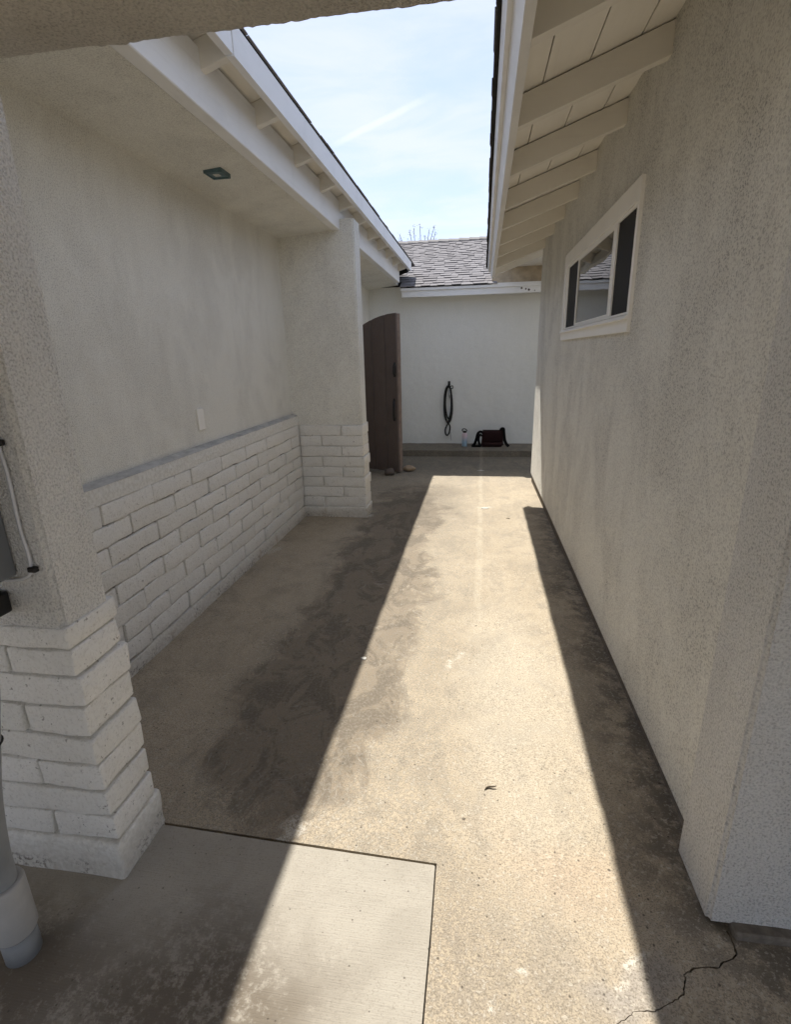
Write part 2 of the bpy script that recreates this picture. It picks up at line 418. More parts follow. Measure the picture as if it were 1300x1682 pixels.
def lathe(bm, prof, cx, cy, seg=24):
    rings = [[bm.verts.new((cx + r * math.cos(2 * math.pi * k / seg), cy + r * math.sin(2 * math.pi * k / seg), z)) for k in range(seg)] for r, z in prof]
    for a, b in zip(rings, rings[1:]):
        for k in range(seg): bm.faces.new((a[k], a[(k + 1) % seg], b[(k + 1) % seg], b[k]))
    bm.faces.new(rings[0][::-1]); bm.faces.new(rings[-1])
_bc = {}
def brick_mesh(lx, ly, lz, seed, r=.008, amp=.004, bulge=.0):
    """a slump block: rounded, slightly wavy; centred on its own origin"""
    key = (round(lx, 3), round(ly, 3), round(lz, 3), seed)
    if key in _bc: return _bc[key]
    h = (lx / 2, ly / 2, lz / 2); ax = []
    for q in h:
        rr = min(r, q * .6); inner = q - rr
        n = max(1, int(2 * inner / .045))
        ax.append([-q, -q + rr * .35] + [-inner + 2 * inner * k / n for k in range(n + 1)] + [q - rr * .35, q])
    bm = bmesh.new(); cache = {}
    off = Vector((seed * 3.7, seed * 1.9, seed * .7))
    def V(x, y, z):
        k = (x, y, z)
        if k in cache: return cache[k]
        p = Vector(k); c = Vector([max(-(h[i] - min(r, h[i] * .6)), min(h[i] - min(r, h[i] * .6), p[i])) for i in range(3)])
        d = p - c
        rr = [min(r, h[i] * .6) for i in range(3)]
        if d.length > 1e-9:
            m_ = max(abs(d[i]) / rr[i] for i in range(3)); d = d.normalized() * (m_ * min(rr))
        q = c + d
        nv = mnoise.noise_vector(q * 16 + off) * amp + mnoise.noise_vector(q * 5 + off) * amp * .9
        cache[k] = bm.verts.new(q + nv); return cache[k]
    for i in range(3):
        j, k = (i + 1) % 3, (i + 2) % 3
        for s in (ax[i][0], ax[i][-1]):
            for a in range(len(ax[j]) - 1):
                for b in range(len(ax[k]) - 1):
                    q = []
                    for (u, v) in ((a, b), (a + 1, b), (a + 1, b + 1), (a, b + 1)):
                        c = [0, 0, 0]; c[i] = s; c[j] = ax[j][u]; c[k] = ax[k][v]; q.append(V(*c))
                    bm.faces.new(q)
    me = mesh_from('brick', bm); me.materials.append(M_BRICK)
    for f in me.polygons: f.use_smooth = True
    _bc[key] = me; return me
def brick(parent, x0, x1, y0, y1, z0, z1, seed, amp=.004, flip=False):
    o = link('brick', brick_mesh(x1 - x0, y1 - y0, z1 - z0, seed, amp=amp), None, parent)
    o.location = ((x0 + x1) / 2, (y0 + y1) / 2, (z0 + z1) / 2)
    o.rotation_euler = (random.uniform(-.006, .006), random.uniform(-.006, .006), math.pi * flip + random.uniform(-.004, .004))
    return o

# ------------------------------------------------------------------ ground
def slab_far(x): return 1.216 - .0272 * (x + 1.0)           # far edge of the newer slab
def filled(loops, z_off, depth, mat, name):
    bm = bmesh.new(); edges = []; hole_edges = []
    for li, lp in enumerate(loops):
        vs = [bm.verts.new((x, y, gz(y) + z_off)) for x, y in lp]
        es = [bm.edges.new((vs[i], vs[(i + 1) % len(vs)])) for i in range(len(vs))]
        edges += es
        if li or len(loops) == 1: hole_edges += es
    bmesh.ops.triangle_fill(bm, edges=edges, use_beauty=True)
    for f in bm.faces:
        f.normal_update()
        if f.normal.z < 0: f.normal_flip()
    r = bmesh.ops.extrude_edge_only(bm, edges=hole_edges)
    for v in r['geom']:
        if isinstance(v, bmesh.types.BMVert): v.co.z -= depth
    me = bpy.data.meshes.new(name); bm.to_mesh(me); bm.free()
    return link(name, me, mat)
G = 220
hole = [(-2.6, slab_far(-2.6) + .006), (-.088, slab_far(-.088) + .006), (-.0865, 1.0), (-.090, .6), (-.095, -1.6), (-2.6, -1.6)]
cr = [(.704, 1.110), (.709, 1.075), (.7035, 1.050), (.668, 1.030), (.643, 1.013), (.610, 1.008), (.572, .998), (.553, .982), (.545, .963), (.538, .943), (.519, .927), (.488, .910), (.46, .895), (.43, .891), (.402, .884), (.38, .866), (.354, .854), (.33, .842)]
cr2_ = []
for a, b in zip(cr, cr[1:]):
    for k in range(4):
        q = Vector(a).lerp(Vector(b), k / 4); cr2_.append((q.x + random.uniform(-.0025, .0025), q.y + random.uniform(-.0025, .0025)))
cr = cr2_ + [cr[-1]]
la, lb_ = [], []
for i, (x, y) in enumerate(cr):
    d_ = Vector(cr[min(i + 1, len(cr) - 1)]) - Vector(cr[max(i - 1, 0)]); n_ = Vector((-d_.y, d_.x)).normalized()
    wd = (.0020 * (1 - i / (len(cr) - 1)) + .0005) * random.uniform(.6, 1.5)
    la.append((x + n_.x * wd, y + n_.y * wd)); lb_.append((x - n_.x * wd, y - n_.y * wd))
crack_loop = la + lb_[::-1]
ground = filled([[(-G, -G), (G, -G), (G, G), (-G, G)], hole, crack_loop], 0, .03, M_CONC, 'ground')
tag(ground, 'weathered tan concrete floor of the passage', None, kind='structure')
sl = [(-2.594, slab_far(-2.594) - .003), (-1.8, slab_far(-1.8) - .004), (-1.0, slab_far(-1.0) - .003), (-.6, slab_far(-.6) - .004), (-.3, slab_far(-.3) - .003), (-.096, slab_far(-.1) - .002), (-.0925, slab_far(-.1) - .006), (-.0910, 1.0), (-.0945, .6), (-.0995, -1.594), (-2.594, -1.594)]
slab = filled([sl], .001, .03, M_SLAB, 'concrete_slab')
tag(slab, 'paler broom-finished concrete slab at the lower left', None, kind='structure')
bm = bmesh.new()
bm.faces.new([bm.verts.new((x, y, gz(y) - .012)) for x, y in ((-2.7, -1.7), (1.2, -1.7), (1.2, 1.5), (-2.7, 1.5))])
soil = obj('soil', bm, M_SOIL); soil['kind'] = 'structure'; soil['label'] = 'dark dirt in the concrete joints'

# ------------------------------------------------------------------ shingles
def roof_frame(p0, along, upslope): return Vector(p0), Vector(along).normalized(), Vector(upslope).normalized()
def shingle_box(bm, O, A, U, N, a0, a1, u0, u1, t0, t1, th):
    """one tab lying on the slope; lower edge raised by t0, upper by t1"""
    vs = []
    for u, t in ((u0, t0), (u1, t1)):
        for a in (a0, a1):
            for k in (0, th): vs.append(bm.verts.new(O + A * a + U * u + N * (t + k)))
    for f in ((0, 1, 3, 2), (4, 6, 7, 5), (0, 4, 5, 1), (2, 3, 7, 6), (0, 2, 6, 4), (1, 5, 7, 3)): bm.faces.new([vs[i] for i in f])
def shingle_stuff(name, parent, O, A, U, length, rows, expo, mat, th=.008, lift=.012):
    N = A.cross(U).normalized(); N = N if N.z > 0 else -N
    bm = bmesh.new()
    for r in range(rows):
        a = -random.uniform(0, .2)
        while a < length:
            wd = random.choice((.14, .19, .24, .30)); a1 = min(a + wd, length)
            if a1 > 0: shingle_box(bm, O, A, U, N, max(a, 0), a1 - .003, r * expo + random.uniform(-.003, .003), r * expo + expo * 1.25, lift + random.choice((0, .004)), lift * .3, th)
            a += wd
    o = obj(name, bm, mat, parent); o['kind'] = 'stuff'; return o

# ================================================================== left house
WX = -1.745; BFX = -1.685          # stucco face, block face
left = thing('stucco_house', (WX, 3.0, 0), 'cream stucco house with block-faced recess along the left side of the passage', 'house')
obj('wall', box(WX - .18, WX, 1.2, 8.8, -.15, 2.62), M_ST_L, left)
# wainscot backing: footing, cap band and sloped ledge
bm = bmesh.new()
def jitter_strip(bm, x0, x1, y0, y1, zf0, zf1, n, amp):
    """a long block along Y whose face and edges waver"""
    rows = []
    for i in range(n + 1):
        y = y0 + (y1 - y0) * i / n
        j = lambda s: mnoise.noise(Vector((y * 7, s * 9.1, 2))) * amp
        rows.append([bm.verts.new((x0, y, zf0(y))), bm.verts.new((x1 + j(1), y, zf0(y))), bm.verts.new((x1 + j(2), y, (zf0(y) + zf1(y)) / 2)), bm.verts.new((x1 + j(3) - .006, y, zf1(y) + j(4))), bm.verts.new((x0, y, zf1(y)))])
    for a, b in zip(rows, rows[1:]):
        for k in range(4): bm.faces.new((a[k], a[k + 1], b[k + 1], b[k]))
jitter_strip(bm, WX - .002, BFX + .010, 1.2, 4.80, lambda y: gz(y) - .02, lambda y: .050, 60, .008)
jitter_strip(bm, WX - .002, BFX + .000, 1.2, 4.80, lambda y: .868, lambda y: .948, 50, .004)
wains = obj('wainscot', bm, M_MORTAR, left)
M_JOINT = simple('dirty_mortar', (.36, .345, .31), .95, .35, 40, .5, spec=.1)
obj('mortar_bed', box(WX - .001, BFX - .017, 1.2, 4.80, .0515, .867), M_JOINT, wains)
bm = prism_xz([(WX + .001, .949), (BFX - .004, .947), (BFX - .010, .951), (WX + .001, .966)], 1.2, 4.80)
obj('ledge', bm, M_LEDGE, left)
P = .39
for r in range(8):
    z1 = .866 - r * .1016; z0 = z1 - .0985
    ph = 2.012 if r % 2 == 0 else 2.202
    y = ph - 2 * P
    while y < 4.77:
        a, b = max(y, 1.25), min(y + P, 4.782)
        if b - a > .03:
            full = abs((b - a) - P) < .001
            brick(wains, WX + .004, BFX + random.uniform(-.003, .004), a + .005, b - .005, z0 + random.uniform(-.001, .002), z1 - random.uniform(0, .0015), random.randint(0, 9) if full else 12, amp=.0062, flip=False)
        y += P
bm = box(WX, WX + .012, 3.046, 3.120, 1.058, 1.193, .003)
pl_ = obj('cover_plate', bm, M_FRAME, left); pl_['label'] = 'blank pale cover plate on the wall'

# column that closes the recess
CX, CY0, CY1 = -1.062, 4.772, 5.0
bm = box(WX - .01, CX, CY0, CY1, .86, 2.60)
es = [e for e in bm.edges if all(abs(v.co.x - CX) < 1e-4 for v in e.verts) and abs(e.verts[0].co.z - e.verts[1].co.z) > .5]
bmesh.ops.bevel(bm, geom=es, offset=.012, segments=3, affect='EDGES')
colm = obj('column', bm, M_ST_L, left)
bm = box(WX - .01, CX - .008, CY0 + .008, CY1 - .008, -.1, .855)
core = obj('column_core', bm, M_MORTAR, left)
bm = box(WX, CX + .022, CY0 - .016, CY1 + .02, -.12, .050, .010, 2)
bmesh.ops.subdivide_edges(bm, edges=bm.edges[:], cuts=3, use_grid_fill=True)
for v in bm.verts: v.co += mnoise.noise_vector(v.co * 9) * .006
obj('footing', bm, M_MORTAR, left, True)
for r in range(8):
    z1 = .858 - r * .1008; z0 = z1 - .098
    jx = -1.268 if r % 2 == 0 else -1.466
    ex = random.uniform(-.004, .014)
    brick(core, jx + .003, CX + .010 + ex, CY0 - .012, CY1 + .012, z0, z1, 20 + r, amp=.005)
    brick(core, BFX + .008, jx - .003, CY0 - .012 + random.uniform(-.003, .003), CY1 - .05, z0, z1, 40 + r % 3, amp=.004)

# ceiling of the recess, beam, tails, fascia, roof
BMX = -1.185
def ceil_z(x): return 2.478 + (x - WX) / (BMX - .07 - WX) * .040
bm = prism_xz([(WX - .1, ceil_z(WX - .1)), (BMX - .072, ceil_z(BMX - .072)), (BMX - .072, ceil_z(BMX - .072) + .05), (WX - .1, ceil_z(WX) + .05)], 1.19, 8.85)
obj('porch_ceiling', bm, M_ST_L, left)
bm = bmesh.new(); bx(bm, BMX - .07, BMX, 1.19, 8.36, 2.515, 2.748)
bmesh.ops.bevel(bm, geom=bm.edges[:], offset=.004, segments=1, affect='EDGES')
obj('beam', bm, M_WHITE, left)
eb = bmesh.new(); zc = 2.497
for a in ((-1.53, -1.525, 3.09, 3.21), (-1.43, -1.425, 3.09, 3.21), (-1.525, -1.43, 3.09, 3.10), (-1.525, -1.43, 3.20, 3.21)): bx(eb, a[0], a[1], a[2], a[3], zc - .016, zc + .03)
bx(eb, -1.525, -1.43, 3.10, 3.20, zc - .010, zc - .004)
ebo = obj('ceiling_box', eb, M_STEELBOX, left); ebo['label'] = 'open galvanised electrical box set in the porch ceiling'
obj('knockout', box(-1.497, -1.462, 3.135, 3.172, zc - .0125, zc - .0105), M_CHIP, ebo)
TS = .30                                             # this roof rises toward the passage
tails = [1.30, 1.88, 2.48, 3.06, 3.665, 4.235, 4.795, 5.355, 6.0, 6.575, 7.17, 7.74, 8.25]
def tz(x): return 2.664 + TS * (x - BMX)
for y in tails:
    x1 = -1.066
    bm = prism_xz([(BMX - .03, tz(BMX - .03)), (x1, tz(x1)), (x1, tz(x1) + .112), (BMX - .03, tz(BMX - .03) + .112)], y, y + .042, .002)
    obj('rafter_tail', bm, M_TAIL, left)
lb = [-1.36, -1.235, -1.118, -1.042]
for a, b in zip(lb, lb[1:]):
    bm = prism_xz([(a + .002, tz(a) + .114), (b - .002, tz(b) + .114), (b - .002, tz(b) + .130), (a + .002, tz(a) + .130)], .9, 8.6)
    obj('soffit_board', bm, M_CREAM, left)
fz0 = 2.700
for y0, y1 in ((.85, 2.468), (2.482, 8.60)):
    bm = prism_xz([(-1.066, fz0), (-1.030, fz0), (-1.030, fz0 + .128), (-1.066, fz0 + .114)], y0, y1)
    fb = obj('fascia_board', bm, M_WHITE, left)
bm = prism_xz([(-2.4, tz(-2.4) + .132), (-1.034, tz(-1.034) + .132), (-1.034, tz(-1.034) + .136), (-2.4, tz(-2.4) + .136)], .8, 9.05)
roofl = obj('roof', bm, M_DARK, left)
obj('end_flashing', prism_xz([(-1.30, 2.62), (-1.040, 2.712), (-1.040, tz(-1.04) + .130), (-1.30, tz(-1.30) + .130)], 8.605, 8.625), M_DARK, left)
shingle_stuff('shingles', roofl, Vector((-1.022, .8, tz(-1.022) + .128)), Vector((0, 1, 0)), Vector((-1, 0, -TS)).normalized(), 8.27, 9, .143, M_SHING, .004, .006)

# ================================================================== right house
RX = .70
right = thing('stucco_house', (RX, 3.8, gz(3.8)), 'grey-stained stucco house with sliding window and open eave on the right', 'house')
def wall_with_hole(x, th, ys, zs, hole_cell, mat, name, parent):
    bm = bmesh.new(); g_ = [[bm.verts.new((x, y, z)) for z in zs] for y in ys]; fs = []
    for i in range(len(ys) - 1):
        for j in range(len(zs) - 1):
            if (i, j) == hole_cell: continue
            fs.append(bm.faces.new((g_[i][j], g_[i + 1][j], g_[i + 1][j + 1], g_[i][j + 1])))
    r = bmesh.ops.extrude_face_region(bm, geom=fs)
    for v in r['geom']:
        if isinstance(v, bmesh.types.BMVert): v.co.x += th
    return obj(name, bm, mat, parent)
WY0, WY1, WZ0, WZ1 = 2.70, 4.62, 1.60, 2.17   # opening behind the trim
wall_with_hole(RX, .16, [1.15, WY0, WY1, 6.47], [.030, WZ0, WZ1, 2.70], (1, 1), M_ST_R, 'wall', right)
bm = bmesh.new(); bx(bm, RX + .012, RX + .15, 1.32, 6.46, -.2, .034)
bmesh.ops.subdivide_edges(bm, edges=bm.edges[:], cuts=4, use_grid_fill=True)
obj('foundation', bm, M_FOUND, right)
bm = box(RX + .155, RX + 3, 6.40, 6.47, -.2, 2.75); obj('end_wall', bm, M_ST_R, right)
# pilaster
PX, PY0, PY1 = .655, 1.118, 1.336
bm = box(PX, 3.2, PY0, PY1, .004, 3.0)
es = [e for e in bm.edges if all(abs(v.co.x - PX) < 1e-4 for v in e.verts) and abs(e.verts[0].co.z - e.verts[1].co.z) > .5]
bmesh.ops.bevel(bm, geom=es, offset=.010, segments=3, affect='EDGES')
obj('pilaster', bm, M_ST_Q, right)
bm = box(.712, 3.2, 1.088, 1.33, -.1, .010, .005, 1)
bmesh.ops.subdivide_edges(bm, edges=[e for e in bm.edges if e.calc_length() > .5], cuts=24, use_grid_fill=True)
for v in bm.verts: v.co += mnoise.noise_vector(v.co * 14) * .005
obj('footing', bm, M_FOUND, right)
# window
WA, WB = RX - .016, RX + .02
win = obj('window', (lambda b: (bx(b, WA, WB, 2.655, 4.665, 1.570, 1.640), bx(b, WA, WB, 2.655, 4.665, 2.115, 2.208),
          bx(b, WA + .0005, WB, 2.6555, 2.690, 1.640, 2.115), bx(b, WA + .0005, WB, 4.560, 4.6645, 1.640, 2.115), b)[-1])(bmesh.new()), M_FRAME, right)
win['label'] = 'white framed sliding window with two dark screens'
bm = prism_xz([(RX - .034, 1.626), (WA, 1.646), (WB, 1.650), (WB, 1.626)], 2.66, 4.66); obj('sill', bm, M_FRAME, win)
bm = bmesh.new(); bx(bm, RX - .010, RX + .05, 2.690, 4.56, 1.650, 1.660); bx(bm, RX - .010, RX + .05, 2.690, 4.56, 2.098, 2.114)
bx(bm, RX - .0095, RX + .05, 2.690, 2.700, 1.660, 2.098); bx(bm, RX - .0095, RX + .05, 4.50, 4.56, 1.660, 2.098); obj('track', bm, M_FRAME, win)
bm = bmesh.new(); bx(bm, RX - .012, RX + .024, 3.03, 3.105, 1.661, 2.097); bx(bm, RX - .012, RX + .024, 4.065, 4.095, 1.661, 2.097)
bx(bm, RX - .0115, RX + .024, 3.105, 4.065, 1.661, 1.674); bx(bm, RX - .0115, RX + .024, 3.105, 4.065, 2.084, 2.097); obj('sash', bm, M_FRAME, win)
obj('pane', box(RX - .005, RX - .001, 3.105, 4.065, 1.674, 2.084), M_PANE, win)
obj('screen', box(RX - .004, RX - .001, 2.700, 3.03, 1.660, 2.098), M_SCREEN, win)
obj('screen', box(RX - .0035, RX - .001, 4.095, 4.50, 1.660, 2.098), M_SCREEN, win)
obj('wall_back', box(RX + .161, RX + .2, 1.3, 6.4, 0.1, 2.69), M_DARK, right)
# eave
RS = .343
def rz(x): return 2.548 + RS * (x - RX)               # underside of the rafters
raf = [.62, 1.245, 1.855, 2.48, 3.10, 3.775, 4.37, 4.98, 5.585, 6.30, 6.90]
def fshift(y): return .011 * (y - 4.6)                # the eave line drifts a little
for y in raf:
    xe = .167 + fshift(y)
    bm = prism_xz([(RX + .05, rz(RX + .05)), (xe, rz(xe)), (xe - .036, rz(xe - .036) + .106), (RX + .05, rz(RX + .05) + .107)], y, y + .045)
    obj('rafter', bm, M_CREAM_X, right)
tb = [.100, .160 + .134 * .54, .160 + .456 * .54, .160 + .79 * .54, .88]
for a, b in zip(tb, tb[1:]):
    bm = prism_xz([(a + .0022, rz(a) + .113), (b - .0022, rz(b) + .113), (b - .0022, rz(b) + .131), (a + .0022, rz(a) + .131)], .2, 6.955)
    obj('soffit_board', bm, M_CREAM, right)
def prism_drift(pts, y0, y1):
    bm = bmesh.new(); a = [bm.verts.new((x + fshift(y0), y0, z)) for x, z in pts]; b = [bm.verts.new((x + fshift(y1), y1, z)) for x, z in pts]
    bm.faces.new(a); bm.faces.new(b[::-1]); n = len(pts)
    for i in range(n): bm.faces.new((a[i], b[i], b[(i + 1) % n], a[(i + 1) % n]))
    return bm
A = Vector((.166, 2.358)); dn = Vector((-.946, -.324)); upv = Vector((-.324, .946))
B_ = A + dn * .034; C_ = B_ + upv * .122; D_ = A + upv * .110
obj('fascia_board', prism_drift([A, B_, C_, D_], .2, 6.97), M_WHITE, right)
T0 = B_ + upv * .082; T1 = T0 + dn * .016; T2 = T1 + upv * .040; T3 = T0 + upv * .040
obj('drip_trim', prism_drift([T0 - dn * .002, T1, T2, T3 - dn * .002], .2, 6.98), M_WHITE, right)
bm = prism_drift([(.068, rz(.068) + .133), (2.4, rz(2.4) + .133), (2.4, rz(2.4) + .140), (.068, rz(.068) + .140)], .2, 6.96)
roofr = obj('roof', bm, M_DARK, right)
shingle_stuff('shingles', roofr, Vector((.020, .2, rz(.02) + .140)), Vector((.011, 1, 0)).normalized(), Vector((1, 0, RS)).normalized(), 6.78, 15, .143, M_SHING_D, .012)

# ================================================================== far house
FY, FW = 8.50, 8.80                                   # eave line, wall face
farh = thing('stucco_house', (-.2, FW, 0), 'pale stucco house with shingled roof closing the end of the passage', 'house')
obj('wall', box(-1.95, 6.0, FW, FW + .2, -.2, 2.535), M_ST_F, farh)
bm = bmesh.new(); bx(bm, -1.745, 6.0, 8.12, FW + .02, -.25, .0)
bmesh.ops.subdivide_edges(bm, edges=[e for e in bm.edges if e.calc_length() > 2], cuts=60)
for v in bm.verts: v.co += mnoise.noise_vector(v.co * 6) * .006
obj('step', bm, M_CONC, farh)
bm = bmesh.new(); bx(bm, -1.175, 6.0, FY, FY + .04, 2.318, 2.420); bx(bm, -1.190, 6.0, FY - .022, FY + .012, 2.410, 2.452)
bmesh.ops.bevel(bm, geom=bm.edges[:], offset=.003, segments=1, affect='EDGES')
fb = obj('fascia_board', bm, M_WHITE_X, farh)
M_BARE = simple('bare_weathered_wood', (.12, .10, .085), .9, .4, 60)
for (x, z, q) in ((.70, 2.372, .016), (.745, 2.360, .024), (.83, 2.345, .010), (.64, 2.385, .020)):
    bm = bmesh.new()
    vs = [bm.verts.new((x + q * .7 * math.cos(a) * random.uniform(.6, 1.2), FY - .0025, z + q * math.sin(a) * random.uniform(.6, 1.1))) for a in (k * math.pi / 4 for k in range(8))]
    e = bmesh.ops.extrude_face_region(bm, geom=[bm.faces.new(vs)])
    for v in e['geom']:
        if isinstance(v, bmesh.types.BMVert): v.co.y += .002
    obj('peeled_patch', bm, M_BARE, fb)
FS = .40
obj('soffit', prism_yz([(FY + .04, 2.44), (FW + .01, 2.44 + FS * .26), (FW + .01, 2.46 + FS * .26), (FY + .04, 2.456)], -1.19, 6.0), M_CREAM_X, farh)
U = Vector((0, 1, FS)).normalized(); NF = Vector((0, -FS, 1)).normalized()
O = Vector((0, FY - .03, 2.452)); RIDGE = 11.32; SL = (RIDGE - FY + .03) / U.y; EXPO = .132; ROWS = int(SL / EXPO)
obj('roof', prism_yz([(FY - .03, 2.452), (RIDGE, 2.452 + FS * (RIDGE - FY + .03)), (RIDGE, 2.40 + FS * (RIDGE - FY + .03)), (FY + .02, 2.44)], -1.19, .199), M_DARK, farh)
rooff = [o for o in farh.children if o.name.startswith('roof')][-1]
RY = 9.35; RM = 8.70; zr = lambda y: 2.452 + FS * (y - FY + .03)
obj('roof_deck', prism_yz([(RY, zr(RY)), (RIDGE, zr(RIDGE)), (RIDGE, zr(RIDGE) - .05), (RY, zr(RY) - .05)], -6, -1.191), M_DARK, farh)
obj('roof_deck', prism_yz([(RM, zr(RM)), (RY - .001, zr(RY)), (RY - .001, zr(RY) - .05), (RM, zr(RM) - .05)], -1.55, -1.191), M_DARK, farh)
AX = Vector((1, 0, 0))
sm = {}
def shingle_data(wd, k):
    if (wd, k) not in sm:
        bm = bmesh.new(); shingle_box(bm, Vector(), AX, U, NF, 0, wd - .004, 0, EXPO * 1.25, .010 + .007 * k, .002, .009)
        me = mesh_from('shingle', bm); me.materials.append(M_SHING); sm[(wd, k)] = me
    return sm[(wd, k)]
rest = bmesh.new()
for r in range(ROWS + 1):
    low = O.y + r * EXPO * U.y < RY
    x = (-1.20 if O.y + r * EXPO * U.y < 8.68 else -1.52) if low else -1.75 - random.uniform(0, .25)
    k = random.randint(0, 1)
    while x < .24:
        wd = random.choice((.11, .14, .18, .22)); k = 1 - k
        o = link('shingle', shingle_data(wd, k), None, rooff)
        o.location = O + AX * x + U * (r * EXPO + random.uniform(-.006, .006)); x += wd
    x = -6
    while x < -2.02 and not low:
        wd = random.choice((.15, .2, .26)); shingle_box(rest, O, AX, U, NF, x, min(x + wd, -2.01) - .004, r * EXPO, r * EXPO + EXPO * 1.25, .012, .002, .009); x += wd
ro = obj('shingles', rest, M_SHING, rooff); ro['kind'] = 'stuff'
RZ = 2.452 + FS * (RIDGE - FY + .03)
bm = prism_yz([(-.13, -.048), (0, .008), (.13, -.048), (.13, -.030), (0, .030), (-.13, -.030)], 0, .27)
for v in bm.verts:
    if v.co.x < .01: v.co.z += .016
cap_me = mesh_from('ridge_cap', bm); cap_me.materials.append(simple('ridge_shingle', (.24, .225, .215), .95, .35, 90, .5))
for i in range(16):
    o = link('ridge_cap', cap_me, None, rooff); o.location = (-2.6 + i * .20, RIDGE, RZ + .004 + random.uniform(-.003, .003)); o.rotation_euler = (0, random.uniform(-.01, .01), 0)
# raised part of that house seen past the end of the right-hand eave
M_TAN = simple('tan_boarding', (.50, .41, .29), .85, .25, 12, .3)
obj('upper_wall', box(.20, 3.0, FY + .06, FY + .2, 2.40, 2.72), M_TAN, farh)
obj('drip_edge', box(.16, 6.0, FY - .026, FY + .059, 2.4525, 2.468), M_WHITE_X, farh)
for i in range(6):
    y0 = 7.02 + i * .257
    obj('porch_board', box(.44, 3.0, y0, y0 + .252, 2.690, 2.708), M_CREAM, farh)
obj('porch_roof', box(.43, 3.0, 7.01, 8.60, 2.71, 2.76), M_DARK, farh)
obj('corner_post', box(.93, 1.02, 8.30, 8.38, 2.46, 2.69), M_CREAM, farh)

# ================================================================== entry pillar and header
ent = thing('entry_gateway', (-1.4, 1.12, gz(1.12)), 'stucco entry pillar with block base carrying an overhead beam, nearest the camera', 'gateway')
EX, EY0, EY1 = -1.035, 1.030, 1.222
bm = box(-2.6, EX - .002, EY0, EY1 - .02, .80, 2.60)
es = [e for e in bm.edges if all(abs(v.co.x - (EX - .002)) < 1e-4 for v in e.verts) and abs(e.verts[0].co.z - e.verts[1].co.z) > .5]
bmesh.ops.bevel(bm, geom=es, offset=.012, segments=3, affect='EDGES')
obj('pillar', bm, M_ST_P, ent)
pcore = obj('pillar_core', box(-2.6, EX - .012, EY0 + .012, EY1 - .03, -.1, .81), M_MORTAR, ent)
zl = [.845, .776, .694, .596, .500, .404, .310, .215, .126]
for i, (z1, z0) in enumerate(zip(zl, zl[1:])):
    ex = random.uniform(-.004, .006) + (.006 if i > 1 else 0)
    j = -1.425 if i % 2 == 0 else -1.232
    yb = EY1 - .012 + (.010 if i > 1 else 0) + random.uniform(-.004, .006)
    brick(pcore, j + .004, EX + ex, EY0 - .004, yb, z0 + .0035, z1 - .0035, 60 + i, amp=.0055)
    x = j
    while x > -2.3:
        brick(pcore, x - .386, x - .004, EY0 - .004 + random.uniform(-.003, .003), EY1 - .04, z0 + .002, z1 - .002, 80 + i % 4, amp=.004); x -= P
bm = box(-2.6, EX + .012, EY0 - .012, EY1 + .016, -.1, .122, .012, 2)
bmesh.ops.subdivide_edges(bm, edges=[e for e in bm.edges if e.calc_length() > .12], cuts=14, use_grid_fill=True)
for v in bm.verts: v.co += mnoise.noise_vector(v.co * 11) * .006
obj('footing', bm, M_MORTAR, ent, True)
# header with a rough plastered lower edge
bm = bmesh.new(); n = 420; prof = [(1.205, 2.9), (1.205, 2.135), (1.199, 2.124), (1.185, 2.120), (1.05, 2.120), (.90, 2.120), (.76, 2.120), (.76, 2.9)]
rows = []
for i in range(n + 1):
    x = -2.6 + 3.4 * i / n
    row = []
    for k, (y, z) in enumerate(prof):
        j = mnoise.noise_vector(Vector((x * 90, k * 3.3, 1))) * .0022 + mnoise.noise_vector(Vector((x * 8, k * .4, 7))) * .0035
        row.append(bm.verts.new((x, y + (j.y if 0 < k < 7 else 0), z + (j.z if 0 < k < 7 else 0))))
    rows.append(row)
for a, b in zip(rows, rows[1:]):
    for k in range(len(prof) - 1): bm.faces.new((a[k], a[k + 1], b[k + 1], b[k]))
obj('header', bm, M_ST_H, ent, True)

obj('porch_ceiling', box(-6.0, 4.0, -4.5, .758, 2.32, 2.38), M_ST_H, ent)  # unseen cover behind the header, added and sized to dim the near faces
obj('roof', box(-6.1, 4.1, -4.6, .765, 2.385, 2.44), M_SHING_D, ent)  # unseen top of that added cover

# ================================================================== gate
gt = thing('wooden_gate', (-1.02, 6.80, gz(6.8)), 'brown arched plank gate standing open behind the left column', 'gate')
F0 = Vector((-1.018, 6.800, 0)); gd = Vector((-.903, .431, 0)); gn = Vector((.431, .903, 0))
def arch(u): return 1.983 - .41 * u * u
def gate_piece(name, u0, u1, t0, t1, z0, zf, mat, parent, n=5, bevel=.003):
    bm = bmesh.new(); prof = [(u0, z0), (u1, z0)] + [(u1 + (u0 - u1) * k / n, zf(u1 + (u0 - u1) * k / n)) for k in range(n + 1)]
    a = [bm.verts.new(F0 + gd * u + gn * t0 + Vector((0, 0, z))) for u, z in prof]; b = [bm.verts.new(F0 + gd * u + gn * t1 + Vector((0, 0, z))) for u, z in prof]
    bm.faces.new(a); bm.faces.new(b[::-1]); m_ = len(prof)
    for i in range(m_): bm.faces.new((a[i], b[i], b[(i + 1) % m_], a[(i + 1) % m_]))
    bmesh.ops.recalc_face_normals(bm, faces=bm.faces)
    bmesh.ops.bevel(bm, geom=bm.edges[:], offset=bevel, segments=1, affect='EDGES')
    return obj(name, bm, mat, parent)
us = [.0, .185, .392, .60, .80, .97]
for u0, u1 in zip(us, us[1:]): gate_piece('plank', u0 + .004, u1 - .004, 0, .028, gz(6.9) + .02, arch, M_GATE, gt, bevel=.006)
gate_piece('edge_stile', .001, .09, .029, .098, gz(6.9) + .022, lambda u: arch(u) - .004, M_GATE_E, gt)
